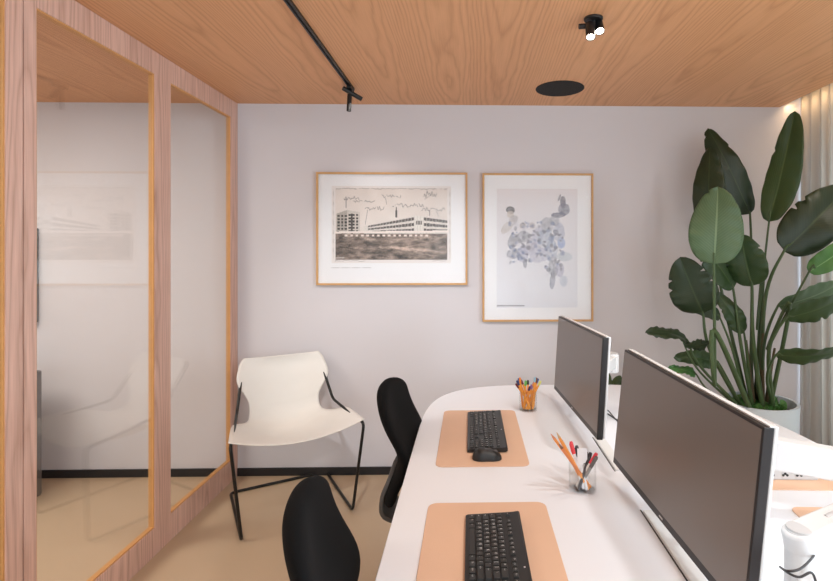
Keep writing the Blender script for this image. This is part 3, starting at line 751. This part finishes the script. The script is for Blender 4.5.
# small leafy plant at the far end of the desk ------------------------------
def small_leaf(bm, base, d, ln, wd, mi=0):
    base = Vector(base); d = Vector(d).normalized(); s = d.cross(Vector((0, 0, 1))).normalized(); n = s.cross(d)
    pr = []
    for k in range(7):
        t = k/6; w_ = wd*max(0, math.sin(PI*min(1, t*.92+.04)))**.8; c = base+d*ln*t-Vector((0, 0, 1))*ln*.35*t*t
        pr.append((bm.verts.new(c-s*w_+n*w_*.3), bm.verts.new(c), bm.verts.new(c+s*w_+n*w_*.3)))
    lay = bm.loops.layers.uv.verify()
    for k in range(6):
        for q in (0, 1):
            f = bm.faces.new((pr[k][q], pr[k][q+1], pr[k+1][q+1], pr[k+1][q])); f.material_index = mi
            for l, (a, b) in zip(f.loops, ((q, k), (q+1, k), (q+1, k+1), (q, k+1))): l[lay].uv = (a/2, b/6)
sp = thing('potted_plant', 'small leafy green plant glimpsed between the two monitors, behind the desk end', 'plant', (.865, 3.12, 0))
finish('pot_wall', lathe(BM(), [(.07, 0), (.08, .01), (.10, .62), (.10, .63), (.09, .63), (.088, .58), (.06, .45)], 32), M_pot, sp)
finish('soil', lathe(BM(), [(.06, .55), (.0875, .585), (.086, .592), (.03, .595)], 24), M_soil, sp)
bm = BM()
for k in range(60):
    a = random.random()*2*PI; el = random.uniform(.3, 2.0); small_leaf(bm, (random.uniform(-.05, .05), random.uniform(-.05, .05), .592), (math.cos(a), math.sin(a), el), random.uniform(.15, .25), random.uniform(.02, .032))
finish('foliage', bm, M_leafs[1], sp, angle=180)

# pen cups ------------------------------------------------------------------
def cup(label, loc, r=.042, h=.092):
    o = finish('pen_cup', lathe(BM(), [(r-.0, 0), (r, h), (r-.0025, h), (r-.0025, .004), (.002, .004)], 36, capt=True), M_acrylic, loc=loc)
    return tag(o, label, 'pen cup', 'clear acrylic pen cups')
c1 = Vector((.278, 2.41, DT+.0003)); c2 = Vector((.358, 1.60, DT+.0003))
cup('clear cup packed with orange pens, at the far end beside the wall-side mat', c1)
cup('clear cup of slanting pencils and pens in front of the gap between the monitors', c2, .043, .086)
mcache = {}
def cmat(rgb):
    if rgb not in mcache: mcache[rgb] = mat('pen_colour', rgb, .4, var=.03)
    return mcache[rgb]
def pen(name, cupc, foot, top_r, ang_top, ln, body, cap, tip, label, cat='pen', h=.09, r=.0048, capup=True):
    f = Vector((foot[0], foot[1], .0045)); t = Vector((top_r*math.cos(ang_top), top_r*math.sin(ang_top), h)); d = (t-f).normalized(); cl_ = .024 if label.startswith('orange-b') else .04
    root = thing(name, label, cat, cupc+f)
    mt = d.to_track_quat('Z', 'Y').to_matrix().to_4x4(); off = .0045
    if name == 'pencil':
        finish('shaft', lathe(BM(), [(r*.9, off), (r*.9, ln-.02)], 6, mtx=mt), cmat(body), root, smooth=False)
        finish('sharpened_point', lathe(BM(), [(r*.88, ln-.0199), (.0009, ln-.001), (.0003, ln)], 10, mtx=mt), cmat(tip), root)
    else:
        finish('barrel', lathe(BM(), [(r*.7, off), (r, off+.006), (r, ln-cl_)], 12, mtx=mt), cmat(body), root)
        finish('cap', lathe(BM(), [(r*1.12, ln-cl_+.0001), (r*1.15, ln-.006), (r*.8, ln)], 12, mtx=mt), cmat(cap), root)
        cl = BM(); box(cl, r*1.15, r*1.15+.0015, -.0015, .0015, ln-cl_+.006, ln-.006, 0, mt); finish('clip', cl, cmat(cap), root, smooth=False)
    return root
OR = (240, 160, 62)
caps = [('dark red', (120, 40, 50)), ('orange', (236, 140, 50)), ('navy blue', (34, 50, 110)), ('bright blue', (40, 110, 190)), ('green', (110, 190, 90)), ('maroon', (110, 44, 66)),
        ('dark purple', (74, 46, 90)), ('black', (36, 34, 38)), ('lilac', (150, 110, 160)), ('pink', (214, 120, 150)), ('pale blue', (160, 200, 220)), ('blue-grey', (50, 90, 150)), ('lime yellow', (220, 222, 120)), ('brown', (130, 76, 46))]
for k, (cn, cc) in enumerate(caps):
    a = 2*PI*(k*.382)+.4; rr = .030 if k % 3 else .012
    a_t = PI*(1-(k+.5)/len(caps)); rt = .036
    ta = a_t+(PI*1.0 if False else 0); jy = (-1)**k*.5
    top = Vector((math.cos(a_t)*.036, math.sin(a_t)*.036*(1 if k % 2 else -1)))
    ang = math.atan2(top.y, top.x); foot = (.026*math.cos(a), .026*math.sin(a))
    pen('pen', c1, foot, .0345, ang, random.uniform(.145, .165), OR, cc, cc, 'orange-barrelled pen with a %s cap in the far cup' % cn)
cup2 = [('pencil', 176, .215, (232, 150, 80), None, (214, 140, 100), 'longest orange pencil, leaning furthest left in the near cup', .98), ('pencil', 163, .195, (238, 156, 78), None, (205, 170, 130), 'orange pencil second from the left in the near cup', .9),
        ('pencil', 150, .185, (240, 164, 92), None, (60, 54, 54), 'orange pencil with a dark point in the near cup', .9), ('pencil', 196, .190, (228, 138, 84), None, (120, 84, 74), 'reddish-orange pencil at the front left of the near cup', .9),
        ('pen', 120, .150, (234, 236, 242), (226, 70, 80), None, 'white pen with a red end leaning left in the near cup', .8), ('pen', 95, .140, (228, 230, 234), (60, 62, 70), None, 'white pen with a dark cap in the middle of the near cup', .8),
        ('pen', 15, .128, (236, 234, 232), (226, 60, 78), None, 'white pen with a red end leaning right in the near cup', .9), ('pen', 42, .125, (70, 68, 72), (44, 42, 46), None, 'charcoal pen in the near cup', .9),
        ('pen', 350, .118, (150, 148, 146), (104, 98, 96), None, 'silver-grey pen at the front right of the near cup', .9), ('pen', 62, .120, (186, 184, 184), (90, 76, 70), None, 'light grey pen with a brown cap in the near cup', .7)]
for k, (nm, ad, ln, body, cap, tip, lab, sh) in enumerate(cup2):
    a = R(ad); foot = (-.019*math.cos(a)+.009*math.cos(k*2.4), -.019*math.sin(a)+.009*math.sin(k*2.4))
    pen(nm, c2, foot, .033, a, ln, body, cap or body, tip or body, lab, 'pencil' if nm == 'pencil' else 'pen', .086, .0054)
nb_ = thing('note_card', 'white paper card standing in the near cup of pencils', 'card', c2+Vector((.004, .012, .0045)))
finish('sheet', box(BM(), -.016, .016, -.0006, .0006, 0, .118, 0, Matrix.Rotation(R(-5), 4, 'X')), M_paper, nb_, smooth=False)

# ------------------------------------------------------------------ white sling chair
SC = thing('sling_chair', 'white leather sling chair on a black tubular frame against the back wall', 'chair', (-.925, 2.775, 0), R(30))
# local: x to the chair's (photo) right, y to the back
keys = [(0, -.03, .512, .34, 0, -.055, 1), (.2, .12, .525, .318, 0, -.10, 1), (.30, .20, .535, .302, .01, -.125, 1), (.38, .27, .543, .292, .03, -.138, .86), (.46, .33, .552, .282, .045, -.14, .74), (.54, .385, .575, .272, .07, -.12, .70),
        (.62, .42, .63, .262, .075, -.08, .72), (.71, .455, .69, .252, .065, -.05, 1), (.8, .485, .735, .255, .05, -.02, 1), (.9, .520, .785, .240, .04, -.008, 1), (.97, .540, .828, .224, .02, -.003, 1), (1, .550, .838, .216, .0, 0, .93)]
def kf(t):
    for a, b in zip(keys, keys[1:]):
        if t <= b[0]+1e-9:
            s = (t-a[0])/(b[0]-a[0]); s2 = s
            return [a[i]*(1-s2)+b[i]*s2 for i in range(1, 7)]
def side(t, sx): y, z, hw, *_ = kf(t); return Vector((sx*hw, y, z))
FR = .0085
for sx in (-1, 1):
    pts = fillet([(sx*.02, .60, FR+.0005), (sx*.29, .60, FR+.0005), (sx*.29, 0, FR+.0005), (sx*.345, -.035, .512), side(.2, sx), side(.40, sx)+Vector((0, 0, .004)), (sx*.276, .375, .56), (sx*.25, .455, .69), (sx*.218, .56, .812), (sx*.02, .565, .815)], .035, 6)
    finish('frame', tube(BM(), pts, FR, 10), M_blackmetal, SC)
# joint covers where the two halves meet
finish('frame_joint', tube(BM(), [(-.021, .60, FR+.0005), (.021, .60, FR+.0005)], FR*1.0, 10), M_blackmetal, SC)
def sling(u, v):
    y, z, hw, dy, dz, wst = kf(v); s = (2*u-1)*wst
    k = 1-abs(s)**2.0
    wr = 1.0
    return Vector((s*(hw+.014), y+dy*k-(.014 if v > .6 else 0), z+dz*k+.0125*(1 if v < .5 else .3)+.006*(1-k)))
def smooth_v(u, v):
    acc = Vector((0, 0, 0)); W_ = 0
    for q in (-2, -1, 0, 1, 2):
        vv = min(1, max(0, v+q*.025)); wq = 3-abs(q)
        acc += sling(u, vv)*wq; W_ += wq
    return acc/W_
bm = BM(); grid(bm, 31, 61, smooth_v)
sl = finish('leather_sling', bm, M_sling, SC, angle=180); so = sl.modifiers.new('solid', 'SOLIDIFY'); so.thickness = .004; so.offset = 1

# ------------------------------------------------------------------ black task chairs
def make_task_chair(label):
    r = thing('task_chair', label, 'chair', (0, 0, 0), 0, 'black task chairs along the left side of the desk')
    def outline(v):                                   # half width over the height of the backrest
        v = min(1, max(0, v)); wv = .222-.055*(1-v)**2-.025*v**2
        top = max(0, 1-max(0, (v-.82)/.18)**2.4)**.5 if v > .82 else 1
        bot = max(0, 1-max(0, (.10-v)/.10)**2.4)**.5 if v < .10 else 1
        return max(wv*top*bot, .004)
    def mid(u, v):
        y = (2*u-1)*outline(v); z = .50+.465*v
        bulge = .062*math.exp(-((v-.42)/.24)**2)
        x = -.225+bulge-.05*v*v-.02*(1-v)+.8*y*y
        return Vector((x, y, z))
    def nrm(u, v): return Vector((1, -1.2*(2*u-1)*.2, .12)).normalized()
    def th(u, v):
        e = (1-abs(2*u-1)**3.5)**.5 if abs(2*u-1) < 1 else 0
        f_ = (1-abs(2*v-1)**14)**.5 if abs(2*v-1) < 1 else 0
        return .026*e*f_+.001
    # cluster rows near the ends for a round rim
    cv = lambda v: min(1, max(0, .5-.5*math.cos(PI*v)))
    bm = pillow(BM(), 25, 41, lambda u, v: mid(cv(u), cv(v)), lambda u, v: nrm(cv(u), cv(v)), lambda u, v: th(cv(u), cv(v)))
    finish('backrest', bm, M_fabric, r, angle=80)
    pts = catmull([(-.218, 0, .66), (-.236, 0, .60), (-.262, 0, .53), (-.255, 0, .45), (-.15, 0, .402)], 6)
    bm = BM()
    P_ = [Vector(p) for p in pts]; rings = []
    for i, p in enumerate(P_):
        t = (P_[min(i+1, len(P_)-1)]-P_[max(0, i-1)]).normalized(); n = t.cross(Vector((0, 1, 0))).normalized(); wd = .06+.05*math.sin(PI*i/(len(P_)-1))
        rings.append([bm.verts.new(p+Vector((0, sy*wd, 0))+n*sn*.009) for sy, sn in ((-1, -1), (1, -1), (1, 1), (-1, 1))])
    for A_, B_ in zip(rings, rings[1:]):
        for k in range(4): bm.faces.new((A_[k], A_[(k+1) % 4], B_[(k+1) % 4], B_[k]))
    bm.faces.new(rings[0]); bm.faces.new(rings[-1][::-1])
    finish('back_support', bm, M_grey, r, bevel=.004)
    def smid(u, v):
        a, b = 2*u-1, 2*v-1
        x = .235*a*math.sqrt(max(0, 1-b*b*.28)); y = .225*b*math.sqrt(max(0, 1-a*a*.22))
        return Vector((x+.02, y, .447+.008*(a*a+b*b)-.02*max(0, a-.6)))
    bm = pillow(BM(), 21, 21, smid, lambda u, v: Vector((0, 0, 1)), lambda u, v: .032*((1-abs(2*u-1)**6)*(1-abs(2*v-1)**6))**.5)
    finish('seat', bm, M_fabric, r, angle=80)
    finish('mechanism', extrude_outline(BM(), round_rect(-.17, .10, -.07, .07, .03), .375, .417), M_grey, r, bevel=.006)
    finish('gas_column', lathe(BM(), [(.026, .10), (.026, .24), (.015, .242), (.015, .375)], 20), M_black, r)
    finish('hub', lathe(BM(), [(.035, .065), (.04, .075), (.04, .10), (.03, .115)], 20), M_grey, r)
    for k in range(5):
        a = 2*PI*k/5+.3; d = Vector((math.cos(a), math.sin(a), 0))
        lg = finish('leg', tube(BM(), [d*.036+Vector((0, 0, .09)), d*.16+Vector((0, 0, .082)), d*.29+Vector((0, 0, .068))], [.018, .016, .013], 10), M_grey, r)
        s = Vector((-d.y, d.x, 0)); bm = BM()
        for q in (-1, 1):
            mtx = Matrix.Translation(d*.29+s*q*.014+Vector((0, 0, .0255))) @ s.to_track_quat('Z', 'Y').to_matrix().to_4x4()
            lathe(bm, [(.022, -.009), (.025, -.006), (.025, .006), (.022, .009)], 18, mtx=mtx)
        tube(bm, [d*.29+Vector((0, 0, .025)), d*.29+Vector((0, 0, .058))], .006, 8)
        finish('castor', bm, M_black, lg)
    return r
t1 = make_task_chair('black fabric task chair nearest the camera, in the middle of the bottom edge')
t1.location = (-.112, 1.165, 0); t1.rotation_euler.z = R(10)
t2 = copy_tree(t1); t2.location = (-.075, 2.07, 0); t2.rotation_euler.z = R(-4); t2['label'] = 'black fabric task chair seen edge-on, beside the wall-side desk mat'

# ------------------------------------------------------------------ big plant
PC = Vector((1.715, 2.95, 0)); PH = .615
plant = thing('bird_of_paradise_plant', 'tall large-leaved green plant growing from a pale pot in the corner', 'plant', PC)
pot = thing('planter', 'pale blue-white round planter in the right corner behind the desk', 'planter', PC)
finish('pot_wall', lathe(BM(), [(.15, 0), (.165, .01), (.205, PH-.01), (.205, PH), (.188, PH), (.186, PH-.06), (.14, PH-.2)], 48), M_pot, pot)
finish('soil', lathe(BM(), [(.14, PH-.15), (.1845, PH-.062), (.182, PH-.055), (.08, PH-.045)], 36), M_soil, pot)
SZ = PH-.05
def Lp(px, py, Y): return AT(px, py, Y)-PC
def bigleaf(tip, base, width, roll=0, mi=0, bend=.06, fold=.25, path=None, foot=None, splits=3, seed=0, pr=.008, yb=2.95, curl=0, pm=None, asym=0):
    """blade from base to tip; roll turns the blade about its own midrib away from facing the viewer"""
    rd = random.Random(seed*17+5); b, t = Lp(*base), Lp(*tip); ax = (t-b); ln = ax.length; d = ax.normalized()
    view = (Vector((0, 0, CAMH))-(PC+b)).normalized()
    n0 = (view-d*view.dot(d)).normalized(); s0 = d.cross(n0).normalized()
    q = Matrix.Rotation(R(roll), 3, d); n = q @ n0; s = q @ s0
    cuts = [(rd.uniform(.25, .85), rd.choice((-1, 1)), rd.uniform(.2, .45)) for _ in range(splits)]
    nu, nv = 17, 41
    def fn(u, v):
        a = 2*u-1; wv = width/2*(max(0, math.sin(PI*min(1, v**.80)))**.50 if 0 < v < 1 else 0)*(1-.12*v)
        if a*asym > 0: wv *= 1-abs(asym)
        for cv_, sd, dp in cuts:
            if a*sd > 0:
                dv = (v-cv_-.10*abs(a))/.013
                wv_cut = math.exp(-dv*dv)*dp*abs(a)**2
                wv *= 1-wv_cut
        c = b+d*ln*v+n*(bend*math.sin(PI*v)-curl*v*v)
        rip = .004*math.sin(v*38+a*3+seed)*abs(a)**2+.010*math.sin(v*9+seed*2+a)*abs(a)
        return c+s*a*wv*math.cos(fold*abs(a))+n*(abs(a)*wv*math.sin(fold)*.9+rip-.25*wv*a*a)
    bm = BM(); grid(bm, nu, nv, fn, uv=True)
    lf = finish('leaf', bm, M_leafs[mi], plant, angle=180)
    so = lf.modifiers.new('solid', 'SOLIDIFY'); so.thickness = .0012
    fx = foot or (0, 0); ft = Vector((fx[0], fx[1], SZ))
    pts = [ft]+([Lp(*p) for p in (path or [])])
    if not path: pts.append(ft*.35+b*.65+Vector((0, 0, .03))-Vector((b.x, b.y, 0))*.12)
    pts += [b, b+d*ln*.12+n*(bend*math.sin(PI*.12)-.003), b+d*ln*.5+n*(bend-.25*curl-.003)]
    pts = catmull(pts, 8); m_ = len(pts)
    rs = [pr*(1.6-.75*min(1, k/(m_*.45)) if k < m_*.45 else .85-.65*(k/m_-.45)/.55) for k in range(m_)]
    finish('petiole', tube(BM(), pts, rs, 9), pm or M_stem, lf)
    return lf
# tip, base = (px, py, depth)
bigleaf((708, 128, 3.16), (750, 214, 3.10), .25, 18, 0, .03, .2, [(752, 300, 3.05)], (-.03, .05), 2, 1, asym=.3)
bigleaf((710, 147, 3.05), (709, 232, 3.02), .20, -12, 0, .02, .2, [(728, 320, 3.0)], (-.05, .03), 1, 2)
bigleaf((718, 187, 2.62), (714, 264, 2.60), .285, 4, 2, .02, .22, [(714, 330, 2.62), (715, 385, 2.68)], (-.10, -.10), 1, 3, .010)
bigleaf((689, 236, 2.85), (733, 288, 2.86), .19, 35, 1, .03, .3, [(741, 345, 2.88)], (-.05, -.02), 2, 4)
bigleaf((741, 234, 2.78), (752, 286, 2.8), .235, -12, 1, .02, .3, [(753, 340, 2.85)], (-.01, -.05), 2, 5, pr=.010)
bigleaf((680, 257, 2.74), (703, 313, 2.76), .27, -8, 0, .03, .25, [(710, 350, 2.78)], (-.11, -.02), 4, 6)
bigleaf((673, 297, 2.9), (720, 318, 2.86), .12, 30, 0, .04, .3, [(734, 355, 2.88)], (-.07, .02), 1, 7, pr=.006)
bigleaf((716, 292, 2.92), (744, 333, 2.88), .12, 20, 1, .02, .3, [(748, 365, 2.9)], (-.03, .04), 1, 8, pr=.007)
bigleaf((645, 333, 2.72), (688, 341, 2.76), .12, 55, 0, .03, .3, [(700, 366, 2.78)], (-.12, -.05), 2, 9, pr=.006)
bigleaf((712, 341, 2.70), (684, 344, 2.72), .09, 50, 0, .02, .3, [(700, 372, 2.78)], (-.12, .0), 1, 10, pr=.005)
bigleaf((674, 357, 2.82), (718, 362, 2.84), .115, 25, 1, .02, .3, [(728, 380, 2.86)], (-.09, .04), 1, 11, pr=.006)
bigleaf((668, 368, 2.86), (696, 374, 2.84), .07, 40, 3, .01, .3, [(708, 390, 2.86)], (-.12, .03), 0, 12, pr=.005)
bigleaf((795, 111, 2.88), (769, 222, 2.90), .235, -15, 1, -.02, .35, [(764, 260, 2.92), (757, 330, 2.95)], (.0, .05), 1, 13, asym=-.25)
bigleaf((848, 186, 2.80), (784, 251, 2.82), .30, 5, 0, .05, .28, [(765, 300, 2.88)], (.01, .01), 4, 14, pr=.009)
bigleaf((860, 236, 2.62), (809, 272, 2.66), .13, 10, 3, .03, .3, [(790, 303, 2.72), (767, 350, 2.86)], (.04, -.03), 1, 15, pr=.008)
bigleaf((842, 281, 2.80), (778, 306, 2.80), .16, 40, 2, .03, .35, [(764, 345, 2.88)], (.03, .03), 2, 16, pr=.008)
bigleaf((850, 292, 2.60), (786, 318, 2.68), .15, 38, 1, .03, .35, [(769, 350, 2.8)], (.05, -.05), 2, 17, pr=.009)
bigleaf((856, 345, 2.66), (776, 355, 2.72), .13, 50, 1, .035, .3, [(767, 378, 2.82)], (.07, -.03), 1, 18, pr=.007)
bigleaf((792, 150, 3.12), (762, 300, 3.1), .001, 0, 0, 0, .1, None, (.0, .07), 0, 19, pr=.009) if False else None
# sheathing stems at the base
for k, (fx, fy, tx, ty, h_, r_) in enumerate(((-.03, .03, -.06, .04, .40, .018), (.0, -.02, -.01, -.05, .46, .020), (.02, .04, .03, .05, .42, .018), (-.045, -.01, -.08, .0, .34, .015), (.045, .0, .09, .0, .36, .016), (.0, .07, .0, .09, .38, .016))):
    bm = tube(BM(), catmull([(fx, fy, SZ), (fx*1.2, fy*1.2, SZ+h_*.4), (tx, ty, SZ+h_)], 6), [r_*(1-.6*i/12) for i in range(13)], 10)
    finish('stem', bm, M_stembrown, plant)
bm = BM()
for k in range(170):
    a = random.random()*2*PI; rr = .135*math.sqrt(random.random()); el = random.uniform(.9, 2.6)
    small_leaf(bm, (rr*math.cos(a), rr*math.sin(a), SZ-.002), (math.cos(a*3+k)*.7-.5*math.cos(a)*(rr > .1), math.sin(a*3+k)*.7-.5*math.sin(a)*(rr > .1), el), random.uniform(.07, .105), random.uniform(.012, .020))
gc = finish('ground_cover_plants', bm, M_leafs[3], None, angle=180, loc=PC); tag(gc, 'small bright green leaves covering the soil of the big planter', 'plant', kind='stuff')
